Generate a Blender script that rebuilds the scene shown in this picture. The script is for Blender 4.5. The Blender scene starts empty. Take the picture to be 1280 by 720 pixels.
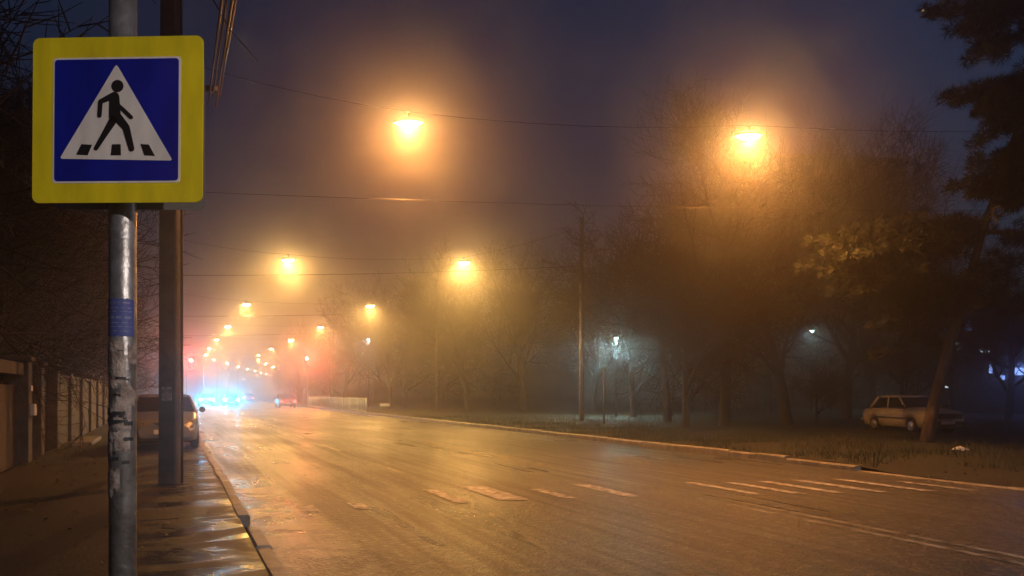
import bpy, bmesh, math, random
from mathutils import Vector, Matrix, noise
R = math.radians
random.seed(7)
S = bpy.context.scene
C = S.collection

# ------------------------------------------------------------------ camera, sky, exposure
cam_d = bpy.data.cameras.new('camera'); cam = bpy.data.objects.new('camera', cam_d); C.objects.link(cam)
CAMZ = 1.6
cam.location = (0, 0, CAMZ); cam.rotation_euler = (R(90), 0, 0)
cam_d.sensor_width = 36; cam_d.lens = 28.125; cam_d.shift_y = 130/1280
cam_d.clip_start = 0.05; cam_d.clip_end = 3000
S.camera = cam
w = bpy.data.worlds.new('World'); S.world = w; w.use_nodes = True
wn = w.node_tree.nodes; bg = wn['Background']
sky = wn.new('ShaderNodeTexSky'); sky.sky_type = 'NISHITA'; sky.sun_disc = False
sky.sun_elevation = R(-1.3); sky.ozone_density = 2.9; sky.sun_rotation = R(75)
w.node_tree.links.new(sky.outputs[0], bg.inputs[0]); bg.inputs[1].default_value = 0.15
S.view_settings.view_transform = 'Standard'; S.view_settings.look = 'None'
S.view_settings.gamma = 1; S.view_settings.exposure = 0.36
S.cycles.use_denoising = True
S.cycles.volume_bounces = 0
S.cycles.max_bounces = 5; S.cycles.diffuse_bounces = 2; S.cycles.glossy_bounces = 2
S.cycles.sample_clamp_indirect = 4
FOG = 0.0088; FOG_G = 0.91
LAMP_W = 3000
SODIUM = (1.0, 0.355, 0.07); YELLOW = (1.0, .52, .12)

# ------------------------------------------------------------------ street coordinates (n across, s along)
N = Vector((.9205, .3907, 0)); U = Vector((-.3907, .9205, 0))
def dev(s):
    if s < 135: return 0.0
    if s < 178: return (s-135)**2/470.0
    return 3.93 + .183*(s-178)
def P(n, s, z=0.0):
    return N*(n+dev(s)) + U*s + Vector((0, 0, z))
def px(x, y, d):           # a point at depth d measured on the photograph
    return Vector(((x-640)/1000*d, d, CAMZ+(490-y)/1000*d))

# ------------------------------------------------------------------ materials
def mat(name, col=(.5,.5,.5), rough=.6, metal=0, emit=None, es=0, spec=.5, noise_amt=0, noise_scale=5, bump=0, bump_scale=20, coat=0, col2=None, stretch=None):
    m = bpy.data.materials.new(name); m.use_nodes = True
    nt = m.node_tree; b = nt.nodes['Principled BSDF']
    b.inputs['Base Color'].default_value = (*col, 1); b.inputs['Roughness'].default_value = rough
    b.inputs['Metallic'].default_value = metal; b.inputs['Specular IOR Level'].default_value = spec
    b.inputs['Coat Weight'].default_value = coat
    if emit: b.inputs['Emission Color'].default_value = (*emit, 1); b.inputs['Emission Strength'].default_value = es
    tc = nt.nodes.new('ShaderNodeTexCoord'); mp = nt.nodes.new('ShaderNodeMapping')
    nt.links.new(tc.outputs['Object'], mp.inputs[0])
    if stretch: mp.inputs['Scale'].default_value = stretch
    if noise_amt or col2:
        n = nt.nodes.new('ShaderNodeTexNoise'); n.inputs['Scale'].default_value = noise_scale; n.inputs['Detail'].default_value = 6
        nt.links.new(mp.outputs[0], n.inputs[0])
        r = nt.nodes.new('ShaderNodeValToRGB'); r.color_ramp.elements[0].position = .35; r.color_ramp.elements[1].position = .65
        c2 = col2 or tuple(c*(1-noise_amt) for c in col)
        r.color_ramp.elements[0].color = (*c2, 1); r.color_ramp.elements[1].color = (*col, 1)
        nt.links.new(n.outputs[0], r.inputs[0]); nt.links.new(r.outputs[0], b.inputs['Base Color'])
    if bump:
        n2 = nt.nodes.new('ShaderNodeTexNoise'); n2.inputs['Scale'].default_value = bump_scale; n2.inputs['Detail'].default_value = 5
        nt.links.new(mp.outputs[0], n2.inputs[0])
        bp = nt.nodes.new('ShaderNodeBump'); bp.inputs['Strength'].default_value = bump; bp.inputs['Distance'].default_value = .02
        nt.links.new(n2.outputs[0], bp.inputs['Height']); nt.links.new(bp.outputs[0], b.inputs['Normal'])
    if emit and es:
        m.cycles.emission_sampling = 'NONE' if es < 3 else 'AUTO'
    return m

class G:   # tiny node graph helper for the big surfaces
    def __init__(s, name):
        s.m = bpy.data.materials.new(name); s.m.use_nodes = True; s.nt = s.m.node_tree; s.b = s.nt.nodes['Principled BSDF']
        s.uv = s.nt.nodes.new('ShaderNodeUVMap'); s.uv.uv_map = 'UVMap'
    def map(s, scale=(1,1,1), loc=(0,0,0)):
        m = s.nt.nodes.new('ShaderNodeMapping'); m.inputs['Scale'].default_value = scale; m.inputs['Location'].default_value = loc
        s.nt.links.new(s.uv.outputs[0], m.inputs[0]); return m.outputs[0]
    def noise(s, scale, vec=None, detail=4, rough=.5, dist=0):
        n = s.nt.nodes.new('ShaderNodeTexNoise'); n.inputs['Scale'].default_value = scale; n.inputs['Detail'].default_value = detail
        n.inputs['Roughness'].default_value = rough; n.inputs['Distortion'].default_value = dist
        s.nt.links.new(vec if vec else s.uv.outputs[0], n.inputs[0]); return n.outputs[0]
    def voro(s, scale, vec=None, feat='F1'):
        n = s.nt.nodes.new('ShaderNodeTexVoronoi'); n.feature = feat; n.inputs['Scale'].default_value = scale
        s.nt.links.new(vec if vec else s.uv.outputs[0], n.inputs[0]); return n.outputs[0]
    def math(s, op, a, b=None, c=None):
        n = s.nt.nodes.new('ShaderNodeMath'); n.operation = op
        for i, v in enumerate((a, b, c)):
            if v is None: continue
            if isinstance(v, (int, float)): n.inputs[i].default_value = v
            else: s.nt.links.new(v, n.inputs[i])
        return n.outputs[0]
    def step(s, v, a, b_, lo=0, hi=1):
        n = s.nt.nodes.new('ShaderNodeMapRange'); n.interpolation_type = 'SMOOTHSTEP'
        s.nt.links.new(v, n.inputs[0]); n.inputs[1].default_value = a; n.inputs[2].default_value = b_
        n.inputs[3].default_value = lo; n.inputs[4].default_value = hi; return n.outputs[0]
    def mix(s, f, a, b_):
        n = s.nt.nodes.new('ShaderNodeMix'); n.data_type = 'RGBA'
        if isinstance(f, (int, float)): n.inputs[0].default_value = f
        else: s.nt.links.new(f, n.inputs[0])
        for i, v in ((6, a), (7, b_)):
            if isinstance(v, tuple): n.inputs[i].default_value = (*v, 1)
            else: s.nt.links.new(v, n.inputs[i])
        return n.outputs[2]
    def sep(s):
        n = s.nt.nodes.new('ShaderNodeSeparateXYZ'); s.nt.links.new(s.uv.outputs[0], n.inputs[0]); return n.outputs[0], n.outputs[1]
    def bump(s, h, strength, dist, prev=None):
        n = s.nt.nodes.new('ShaderNodeBump'); n.inputs['Strength'].default_value = strength; n.inputs['Distance'].default_value = dist
        s.nt.links.new(h, n.inputs['Height'])
        if prev: s.nt.links.new(prev, n.inputs['Normal'])
        return n.outputs[0]
    def out(s, col=None, rough=None, normal=None):
        for k, v in (('Base Color', col), ('Roughness', rough), ('Normal', normal), ('Coat Normal', normal)):
            if v is None: continue
            if isinstance(v, tuple): s.b.inputs[k].default_value = (*v, 1)
            elif isinstance(v, (int, float)): s.b.inputs[k].default_value = v
            else: s.nt.links.new(v, s.b.inputs[k])
        return s.m

def asphalt():
    g = G('wet_asphalt'); n, s_ = g.sep()
    grain = g.noise(26, detail=3, rough=.65); peb = g.voro(38)
    big = g.noise(.9, g.map((1, .3, 1)), detail=4); wet = g.noise(.35, g.map((1, .45, 1)), detail=3)
    wob = g.math('MULTIPLY', g.noise(1.6, detail=5), .9)
    gut = g.step(g.math('ADD', n, wob), 2.35, 1.75)          # patched concrete gutter along the near kerb
    gpatch = g.step(g.noise(1.3, g.map((1, .8, 1)), detail=5, dist=1.2), .42, .6)
    col = g.mix(g.step(big, .35, .65), (.012, .0118, .0115), (.026, .025, .023))
    coarse = g.noise(10, g.map((1, .8, 1)), detail=3, rough=.7)
    col = g.mix(g.step(coarse, .53, .60, 0, .85), col, (.19, .175, .15))
    col = g.mix(g.step(grain, .5, .42, 0, .6), col, (.012, .012, .012))
    col = g.mix(g.math('MULTIPLY', gut, gpatch), col, (.34, .31, .26))
    st = g.noise(4.5, g.map((1, .03, 1)), detail=3)
    st = g.math('ADD', g.math('MULTIPLY', st, .55), g.math('MULTIPLY', g.noise(1.1, g.map((1, .12, 1)), detail=5), .45))
    col = g.mix(g.step(st, .44, .62, 0, .6), col, (.014, .014, .014))
    r = g.math('ADD', g.step(wet, .38, .62, .30, .52), g.step(st, .46, .62, -.03, .20)); crk = g.voro(.28, g.map((1, .55, 1)), 'DISTANCE_TO_EDGE'); wig = g.math('ADD', crk, g.math('MULTIPLY', g.math('SUBTRACT', g.noise(3, detail=5), .5), .05)); col = g.mix(g.step(wig, .006, .001, 0, .85), col, (.006, .006, .006)); g.b.inputs['Specular IOR Level'].default_value = .85; g.b.inputs['Coat Weight'].default_value = .30; g.b.inputs['Coat Roughness'].default_value = .30; g.b.inputs['Coat IOR'].default_value = 1.33
    r = g.math('SUBTRACT', r, g.math('MULTIPLY', g.math('MULTIPLY', gut, g.math('SUBTRACT', 1, gpatch)), .10))
    h = g.math('ADD', g.math('ADD', g.math('MULTIPLY', grain, .8), g.math('MULTIPLY', peb, .4)), g.math('MULTIPLY', coarse, 1.6))
    nm = g.bump(h, 1.0, .04); nm = g.bump(g.noise(3.2, g.map((1, .4, 1)), detail=4), .35, .02, nm)
    nm = g.bump(g.math('MULTIPLY', gut, gpatch), .6, .02, nm)
    return g.out(col, r, nm)
def pavement_mat():
    g = G('wet_paving'); n, s_ = g.sep()
    big = g.noise(1.1, detail=5); fine = g.noise(22, detail=4)
    seam = g.step(g.math('PINGPONG', g.math('ADD', s_, .3), .75), .02, .0)
    seam2 = g.step(g.math('ABSOLUTE', g.math('SUBTRACT', n, .05)), .022, .008)
    sm = g.math('MAXIMUM', seam, g.math('MULTIPLY', seam2, .5))
    col = g.mix(g.step(big, .35, .65), (.016, .011, .009), (.036, .026, .021))
    col = g.mix(g.step(n, -.2, -1.3, 0, .65), col, (.006, .005, .004))  # colour darkened towards the wall, standing in for shade on that side
    patch = g.step(g.noise(.5, g.map((1, .35, 1), (3, 0, 0)), detail=5, rough=.6), .47, .53)
    col = g.mix(g.math('MULTIPLY', patch, .6), col, (.034, .023, .017))
    col = g.mix(sm, col, (.012, .01, .009))
    pud = g.step(g.noise(.9, g.map((.7, 1.5, 1)), detail=8, rough=.62, dist=.8), .46, .58)
    nearkerb = g.step(n, -.9, .2)
    wet = g.math('MULTIPLY', pud, nearkerb)
    r = g.math('SUBTRACT', .58, g.math('MULTIPLY', wet, .42))
    hb = g.math('MULTIPLY', g.math('SUBTRACT', 1.05, wet), fine)
    nm = g.bump(hb, .6, .01); nm = g.bump(g.math('SUBTRACT', 1, seam), .3, .006, nm)
    nm = g.bump(g.noise(2.2, g.map((.5, 1.6, 1)), detail=2), .25, .02, nm)
    return g.out(col, r, nm)
def verge_mat():
    g = G('damp_soil_grass')
    a = g.noise(.6, detail=6); b = g.noise(9, detail=6, rough=.7)
    col = g.mix(g.step(a, .35, .65), (.022, .019, .012), (.022, .028, .012))
    col = g.mix(g.step(b, .5, .75), col, (.07, .06, .035))
    return g.out(col, .85, g.bump(b, 1.0, .06))
def concrete(name, c1, c2, rough=.75):
    return mat(name, c1, rough, col2=c2, noise_scale=4, bump=.6, bump_scale=35)
M = dict(
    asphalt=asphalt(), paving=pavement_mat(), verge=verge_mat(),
    kerb=concrete('kerb_concrete', (.34,.31,.27), (.16,.145,.125), .5),
    conc=concrete('pole_concrete', (.26,.22,.19), (.14,.12,.10)),
    fpaint=mat('faded_road_paint', (.40,.37,.30), .5, col2=(.035,.034,.032), noise_scale=4, bump=.8, bump_scale=30),
    dconc=concrete('weathered_pole_concrete', (.12,.10,.09), (.06,.05,.045)),
    paint=mat('road_paint', (.72,.69,.62), .6, col2=(.16,.15,.135), noise_scale=7, bump=.5, bump_scale=30),
    galv=mat('galvanised_steel', (.42,.42,.42), .42, .75, col2=(.22,.21,.20), noise_scale=9, bump=.25, bump_scale=30),
    steel=mat('painted_steel', (.16,.16,.15), .5, .3),
    black=mat('black_rubber', (.015,.015,.015), .6),
    dark=mat('dark_plastic', (.03,.03,.032), .4),
    wire=mat('wire_black', (.06,.05,.045), .4, .5),
    yellow=mat('sign_yellow', (.80,.66,.015), .5, spec=.25, noise_amt=.24, noise_scale=6, stretch=(1.5,1,.4)), blue=mat('sign_blue', (.003,.012,.30), .5, spec=.25, noise_amt=.3, noise_scale=6, stretch=(1.5,1,.5)),
    white=mat('sign_white', (.80,.76,.73), .5, spec=.25, noise_amt=.2, noise_scale=7, stretch=(1.5,1,.4)), sblack=mat('sign_black', (.008,.008,.009), .5),
    backm=mat('sign_back', (.22,.22,.22), .5, .5),
    wall=concrete('wall_plaster', (.10,.086,.08), (.05,.042,.038)), brick=mat('gate_red', (.07,.042,.036), .6, col2=(.045,.03,.026), noise_scale=5),
    bark=mat('bark', (.05,.04,.032), .85, col2=(.02,.017,.014), noise_scale=6, bump=1, bump_scale=14, stretch=(1,1,.3)),
    pbark=mat('pine_bark', (.13,.10,.085), .85, col2=(.05,.036,.03), noise_scale=6, bump=1, bump_scale=12, stretch=(1,1,.35)),
    twig=mat('twigs', (.035,.028,.022), .85), needle=mat('pine_needles', (.04,.05,.018), .65, col2=(.02,.03,.01), noise_scale=3),
    leaf=mat('shrub_leaves', (.06,.055,.02), .6), grass=mat('grass_blades', (.032,.04,.014), .6),
    silver=mat('car_paint_silver', (.22,.22,.22), .34, .35, coat=.6), beige=mat('car_paint_beige', (.42,.37,.28), .4, coat=.4),
    darkcar=mat('car_paint_dark', (.03,.04,.04), .35, .2, coat=.5), glass=mat('car_glass', (.012,.013,.015), .08, spec=.6),
    chrome=mat('chrome', (.6,.6,.6), .2, 1), lampglass=mat('headlamp_glass', (.07,.07,.075), .6, .0), tail=mat('tail_lamp_red', (.25,.01,.01), .3),
    plate=mat('number_plate_white', (.72,.72,.70), .4), rim=mat('wheel_rim', (.4,.4,.42), .35, .8),
    hl_on=mat('headlamp_lit', (.8,.8,.8), .3, emit=(.25,.85,1.0), es=150), tl_on=mat('tail_lamp_lit', (.3,.01,.01), .3, emit=(1,.12,.08), es=6),
    red_on=mat('red_signal_lit', (.4,.02,.02), .4, emit=(1,.10,.08), es=90), sig_off=mat('signal_lens_off', (.03,.03,.02), .3),
    sodium=mat('sodium_lens_lit', (.8,.7,.5), .3, emit=(1,.56,.18), es=330), park_on=mat('park_lens_lit', (.8,.8,.8), .3, emit=(.55,.9,1), es=90),
    bluewin=mat('blue_lit_window', (.3,.3,.4), .4, emit=(.25,.4,1.0), es=1.6), coolwin=mat('cool_lit_window', (.4,.4,.4), .4, emit=(.7,.85,1), es=1.2),
    facade=concrete('facade_panels', (.10,.095,.09), (.07,.066,.064)), facwin=mat('dark_window', (.02,.022,.028), .25), roof=mat('roof_sheet', (.08,.06,.055), .7, col2=(.04,.03,.03), noise_scale=2),
    rail=mat('railing_headlight_tint', (.60,.72,.88), .45), paper=mat('notice_paper', (.42,.37,.33), .75, col2=(.17,.12,.10), noise_scale=16, bump=.6, bump_scale=40),  # railing: bluish light of the headlights mixed into its pale colour
    bluepaper=mat('notice_blue', (.05,.07,.26), .6), ink=mat('notice_ink', (.02,.02,.02), .6),
    box=mat('board_white', (.55,.58,.62), .6),
)
for k in ('hl_on', 'red_on', 'sodium', 'park_on', 'tl_on', 'bluewin', 'coolwin'): M[k].cycles.emission_sampling = 'NONE'

# ------------------------------------------------------------------ mesh helpers
class MB:
    def __init__(s): s.v = []; s.f = []; s.sm = []
    def face(s, pts, smooth=False):
        i = len(s.v); s.v += [tuple(p) for p in pts]; s.f.append(tuple(range(i, i+len(pts)))); s.sm.append(smooth)
    def box(s, c, size, rz=0, mtx=None):
        c = Vector(c); hx, hy, hz = (q/2 for q in size); Rm = Matrix.Rotation(rz, 3, 'Z')
        i = len(s.v)
        for x, y, z in ((-1,-1,-1),(1,-1,-1),(1,1,-1),(-1,1,-1),(-1,-1,1),(1,-1,1),(1,1,1),(-1,1,1)):
            p = c + Rm @ Vector((x*hx, y*hy, z*hz))
            if mtx: p = mtx @ p
            s.v.append(tuple(p))
        for f in ((0,3,2,1),(4,5,6,7),(0,1,5,4),(1,2,6,5),(2,3,7,6),(3,0,4,7)):
            s.f.append(tuple(i+k for k in f)); s.sm.append(False)
    def tube(s, pts, rad, k=8, cap=True):
        pts = [Vector(p) for p in pts]; n = len(pts)
        if not isinstance(rad, (list, tuple)): rad = [rad]*n
        i0 = len(s.v); ref = None
        for j, p in enumerate(pts):
            d = (pts[min(j+1, n-1)] - pts[max(j-1, 0)]).normalized()
            if ref is None: ref = d.orthogonal().normalized()
            a = (ref - d*ref.dot(d))
            a = a.normalized() if a.length > 1e-6 else d.orthogonal().normalized()
            ref = a; b = d.cross(a)
            for q in range(k):
                t = 2*math.pi*q/k; s.v.append(tuple(p + (a*math.cos(t) + b*math.sin(t))*rad[j]))
        for j in range(n-1):
            for q in range(k):
                s.f.append((i0+j*k+q, i0+j*k+(q+1) % k, i0+(j+1)*k+(q+1) % k, i0+(j+1)*k+q)); s.sm.append(True)
        if cap:
            s.f.append(tuple(i0+q for q in reversed(range(k)))); s.f.append(tuple(i0+(n-1)*k+q for q in range(k))); s.sm += [False, False]
    def lathe(s, prof, c=(0,0,0), axis='Z', k=20):   # prof: (radius, height)
        c = Vector(c); i0 = len(s.v)
        for r, h in prof:
            for q in range(k):
                t = 2*math.pi*q/k; x, y = r*math.cos(t), r*math.sin(t)
                p = {'Z': (x, y, h), 'Y': (x, h, y), 'X': (h, x, y)}[axis]
                s.v.append(tuple(c + Vector(p)))
        for j in range(len(prof)-1):
            for q in range(k):
                s.f.append((i0+j*k+q, i0+j*k+(q+1) % k, i0+(j+1)*k+(q+1) % k, i0+(j+1)*k+q)); s.sm.append(True)
        s.f.append(tuple(i0+q for q in range(k))); s.f.append(tuple(i0+(len(prof)-1)*k+q for q in range(k))); s.sm += [False, False]
    def prism(s, poly, y0, y1, mtx=None):       # polygon in x,z extruded along y
        n = len(poly); i = len(s.v)
        for y in (y0, y1):
            for x, z in poly:
                p = Vector((x, y, z)); s.v.append(tuple(mtx @ p if mtx else p))
        s.f.append(tuple(i+k for k in range(n))); s.f.append(tuple(i+n+k for k in reversed(range(n)))); s.sm += [False, False]
        for k in range(n):
            s.f.append((i+k, i+n+k, i+n+(k+1) % n, i+(k+1) % n)); s.sm.append(False)
    def grid(s, rows, smooth=True, close=False):
        i = len(s.v); m = len(rows[0])
        for r in rows: s.v += [tuple(p) for p in r]
        for a in range(len(rows)-1):
            for b in range(m if close else m-1):
                c2 = (b+1) % m
                s.f.append((i+a*m+b, i+a*m+c2, i+(a+1)*m+c2, i+(a+1)*m+b)); s.sm.append(smooth)
    def mesh(s, name, m):
        me = bpy.data.meshes.new(name); me.from_pydata(s.v, [], s.f); me.materials.append(m)
        me.polygons.foreach_set('use_smooth', s.sm); me.update()
        return me
    def build(s, name, m, parent=None, bevel=0, fix=True):
        me = s.mesh(name, m)
        if fix and len(s.f) < 4000:
            b = bmesh.new(); b.from_mesh(me); bmesh.ops.recalc_face_normals(b, faces=b.faces); b.to_mesh(me); b.free()
        o = bpy.data.objects.new(name, me); C.objects.link(o)
        if parent: o.parent = parent
        if bevel:
            bv = o.modifiers.new('b', 'BEVEL'); bv.width = bevel; bv.segments = 2; bv.limit_method = 'ANGLE'; bv.angle_limit = R(35)
        return o
def tag(o, label, cat, group=None, kind=None):
    if label: o['label'] = label
    if cat: o['category'] = cat
    if group: o['group'] = group
    if kind: o['kind'] = kind
    return o
def struct(o, kind='structure'): o['kind'] = kind; return o
def thing(name, label, cat, loc=(0,0,0), rz=0, group=None):
    o = bpy.data.objects.new(name, None); C.objects.link(o); o.location = loc; o.rotation_euler = (0, 0, rz); o.empty_display_size = .2
    return tag(o, label, cat, group)
def copy_tree(o, parent=None):
    c = o.copy(); C.objects.link(c); c.parent = parent
    for ch in list(o.children): copy_tree(ch, c)
    return c
def light(name, kind, loc, W, col, rad=.1, parent=None, direction=None, cone=None, blend=.6):
    l = bpy.data.lights.new(name, kind); l.energy = W; l.color = col; l.shadow_soft_size = rad
    o = bpy.data.objects.new(name, l); C.objects.link(o); o.location = loc
    if direction: o.rotation_euler = Vector(direction).to_track_quat('-Z', 'Y').to_euler()
    if cone: l.spot_size = R(cone); l.spot_blend = blend
    if parent: o.parent = parent
    return o

# ------------------------------------------------------------------ ground, road, pavements
def svals(a, b):
    out = [a]; s = a
    while s < b:
        s += .5 if s < 40 else (2 if s < 200 else 12); out.append(min(s, b))
    return out
def strip(name, nvals, s0, s1, zf, m, sv=None):
    sv = sv or svals(s0, s1); me = bpy.data.meshes.new(name); vs = []; uv = []
    for s in sv:
        for n in nvals:
            z = zf(n, s) if callable(zf) else zf
            vs.append(tuple(P(n, s, z))); uv.append((n, s))
    k = len(nvals); fs = [(a*k+b, a*k+b+1, (a+1)*k+b+1, (a+1)*k+b) for a in range(len(sv)-1) for b in range(k-1)]
    me.from_pydata(vs, [], fs); l = me.uv_layers.new(name='UVMap')
    for p in me.polygons:
        p.use_smooth = True
        for li in p.loop_indices: l.data[li].uv = uv[me.loops[li].vertex_index]
    me.materials.append(m); o = bpy.data.objects.new(name, me); C.objects.link(o); return struct(o)
gb = MB(); gb.face([(-420,-60,-.3),(420,-60,-.3),(420,700,-.3),(-420,700,-.3)])
g0 = gb.build('ground', M['verge']); struct(g0)
strip('road', [.8, 2, 4, 6, 8, 10, 12, 12.95], -35, 600, 0.0, M['asphalt'])
PZ = .12
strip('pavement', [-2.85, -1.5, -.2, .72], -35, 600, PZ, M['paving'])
def vz(n, s):
    t = max(0, min(1, (s-11.3)/1.6)); z = .02 + .10*t*t*(3-2*t)
    if n > 13.5: z += .10*noise.noise(Vector((n*.35, s*.35, 0))) + .03*noise.noise(Vector((n*1.7, s*1.7, 3)))
    return z
strip('verge', [12.9, 13.2, 13.5]+[14+.7*i for i in range(30)]+[38, 45, 60, 90, 140, 260], -35, 600, vz, M['verge'])
strip('yard', [-140, -60, -30, -12, -3.15], -35, 600, .08, M['verge'])
# kerbs: laid stone by stone, some sunk or broken, still the edge of one road
def kerb(name, n, wdt, side, s0, s1, top, drop=None):
    mb = MB(); s = s0; rnd = random.Random(3 if side < 0 else 5)
    while s < s1:
        L = 1.0 if s < 120 else 4
        dz = rnd.uniform(-.012, .012); dn = rnd.uniform(-.015, .015)
        z = top(s) + dz
        if side < 0 and 8.6 < s < 9.5: s += L; continue
        if side < 0 and 5.5 < s < 9: z -= .02; dn += .03
        a, b = P(n+dn, s+.01), P(n+dn, s+L-.01); o1 = N*wdt
        ch = .025
        rows = []
        for p in (a, b):
            rows.append([p+Vector((0,0,-.1)), p+Vector((0,0,z-ch)), p+N*ch+Vector((0,0,z)), p+o1-N*ch+Vector((0,0,z)), p+o1+Vector((0,0,z-ch)), p+o1+Vector((0,0,-.1))])
        mb.grid(rows, smooth=False); mb.face(rows[0]); mb.face(rows[1][::-1])
        s += L
    return struct(mb.build(name, M['kerb']))
kerb('kerb', .70, .16, -1, -12, 420, lambda s: .135)
kerb('kerb', 12.72, .18, 1, 12.2, 420, lambda s: .15 if s > 13.4 else .10)
kerb('kerb', 12.72, .18, 1, -12, 12.2, lambda s: .02)
# painted markings
mk = MB()
def dash(n0, n1, s0, s1, skew=0, z=.006):
    k = max(1, int((s1-s0)/6)); 
    for i in range(k):
        a = s0+(s1-s0)*i/k; b = s0+(s1-s0)*(i+1)/k
        mk.face([P(n0, a, z), P(n1, a+skew, z), P(n1, b+skew, z), P(n0, b, z)])
dash(7.22, 7.32, 15.5, 180); dash(7.50, 7.60, 15.5, 180); dash(7.22, 7.32, -10, 9.5); dash(7.5, 7.6, -10, 9.5)
for n in (4.1, 9.75):
    for i in range(22): dash(n, n+.11, 15.2+i*6.5, 17.6+i*6.5)
o = mk.build('lane_markings', M['fpaint']); struct(o)
mk = MB()
for n, wd, ln in ((1.6,.22,.7),(2.3,.2,.6),(3.75,.2,1.7),(4.45,.42,1.9),(5.4,.18,1.2),(6.35,.24,1.8),(8.3,.17,1.8),(8.95,.18,1.7),(9.6,.2,1.8),(10.3,.2,1.9),(11.1,.2,1.9),(11.85,.15,1.4)):
    s0 = 10.9 - .27*max(0, (n-5)) if n > 5 else 10.9
    dash(n, n+wd, s0, s0+ln, skew=-.12, z=.010)
o = mk.build('zebra_crossing', M['paint']); struct(o)

# ------------------------------------------------------------------ crossing sign on its pole
sp = Vector((-1.878, 3.86, 0))
sign = thing('crossing_sign', 'yellow bordered blue pedestrian crossing sign on grey steel pole with torn notices', 'road sign', (sp.x, sp.y, PZ))
zz = -PZ
pb = MB(); pb.tube([(0,0,0), (0,0,1.5), (0.002,0,4.2)], .062, k=28); pole = pb.build('pole', M['galv'], sign)
pm = MB(); pm.lathe([(.085,0),(.085,.05),(.066,.10)]); pm.build('base_collar', M['galv'], sign)
K = 3.74/1000        # metres per photo pixel at the plate
plate_y = -.105
cxp, cyp = 147, 150
def sgn(x, y): return ((x-cxp)*K, (cyp-y)*K)
def rrect(x0, y0, x1, y1, r, k=6):
    out = []
    for cx, cy, a0 in ((x1-r, y1-r, 0), (x0+r, y1-r, 90), (x0+r, y0+r, 180), (x1-r, y0+r, 270)):
        for i in range(k+1):
            a = R(a0+90*i/k); out.append((cx+r*math.cos(a), cy+r*math.sin(a)))
    return out
plate_c = Vector(((147-640)*K+0*sp.x, 3.74, CAMZ+(490-150)*K))
pl = bpy.data.objects.new('sign_plate', None)
def plate_poly(name, poly, y0, y1, m, par):
    b = MB(); b.prism(poly, y0, y1); o = b.build(name, m, par); return o
def P_(pts): return [sgn(x, y) for x, y in pts]
front = plate_poly('sign_plate', rrect(-107.5*K, -103.5*K, 107.5*K, 103.5*K, 9*K), -.004, .004, M['yellow'], sign)
front.location = (plate_c.x-sp.x, plate_c.y-sp.y, plate_c.z-PZ); front.rotation_euler = (0, R(.4), R(-3)); front.scale = (1.015, 1, 1)
plate_poly('white_border', rrect(-81.5*K, -79*K, 80*K, 78*K, 4*K), -.0055, -.004, M['white'], front)
plate_poly('blue_field', rrect(-79*K, -76.5*K, 77.5*K, 75.5*K, 4*K), -.007, -.0055, M['blue'], front)
# zoom coordinates (2.4 per pixel) of the pictogram
def Z(pts, y0=-.0105, y1=-.009, nm='', m=None):
    return plate_poly(nm, [sgn(x/2.4, y/2.4+.2) for x, y in pts], y0, y1, m or M['sblack'], front)
Z([(351,197),(356,202),(520,480),(516,484),(186,476),(183,471),(346,202)], -.0088, -.007, 'white_triangle', M['white'])
figb = MB()
def add(pts): figb.prism([sgn(x/2.4, y/2.4+.2) for x, y in pts], -.0104, -.0088)
add([(355+18.5*math.cos(R(a)), 260+18.5*math.sin(R(a))) for a in range(0, 360, 20)])
def limb(pts, w):
    q = [Vector((x, y)) for x, y in pts]
    for i in range(len(q)-1):
        d = (q[i+1]-q[i]).normalized(); nn = Vector((-d.y, d.x)); wa = w[i]/2; wb = w[i+1]/2
        a, b = q[i], q[i+1]
        seg = [a+nn*wa]
        for t in range(1, 6): seg.append(a+nn*wa*math.cos(R(36*t))-d*wa*math.sin(R(36*t)))
        seg.append(b-nn*wb)
        for t in range(1, 6): seg.append(b-nn*wb*math.cos(R(36*t))+d*wb*math.sin(R(36*t)))
        figb.prism([sgn(p.x/2.4, p.y/2.4+.2) for p in seg], -.0104-.0002*(i+1)-.0004*len(figb.v) % .0005, -.0088)
limb([(346,292),(348,352)], [30,36]); limb([(340,290),(304,306),(301,348)], [20,14,13])
limb([(356,316),(372,330),(397,354)], [12,12,12]); limb([(344,360),(318,402),(291,446)], [24,18,13])
limb([(356,354),(382,384),(399,448)], [28,22,17])
figb.build('walking_figure', M['sblack'], front)
for q in ([(247,433),(279,435),(266,466),(231,464)], [(340,434),(366,434),(367,467),(336,467)], [(426,434),(451,436),(470,470),(438,468)]):
    Z(q, -.0104, -.0088, 'zebra_bar')
back = plate_poly('rear_sign_plate', rrect(-97*K, -97*K, 97*K, 97*K, 9*K), .0, .008, M['backm'], sign)
back.location = (plate_c.x-sp.x-.043, plate_c.y-sp.y+.21, plate_c.z-PZ-.005); back.rotation_euler = (0, 0, R(2))
plate_poly('edge_rim', rrect(-98*K, -98*K, 98*K, 98*K, 9*K), -.003, -.0005, M['backm'], back)
for dz in (-.22, .22):
    b = MB(); b.box((0, -.0, plate_c.z-PZ+dz), (.30, .012, .035)); b.lathe([(.072,-.02),(.072,.02)], (0,0,plate_c.z-PZ+dz)); b.build('clamp', M['galv'], sign)
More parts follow.
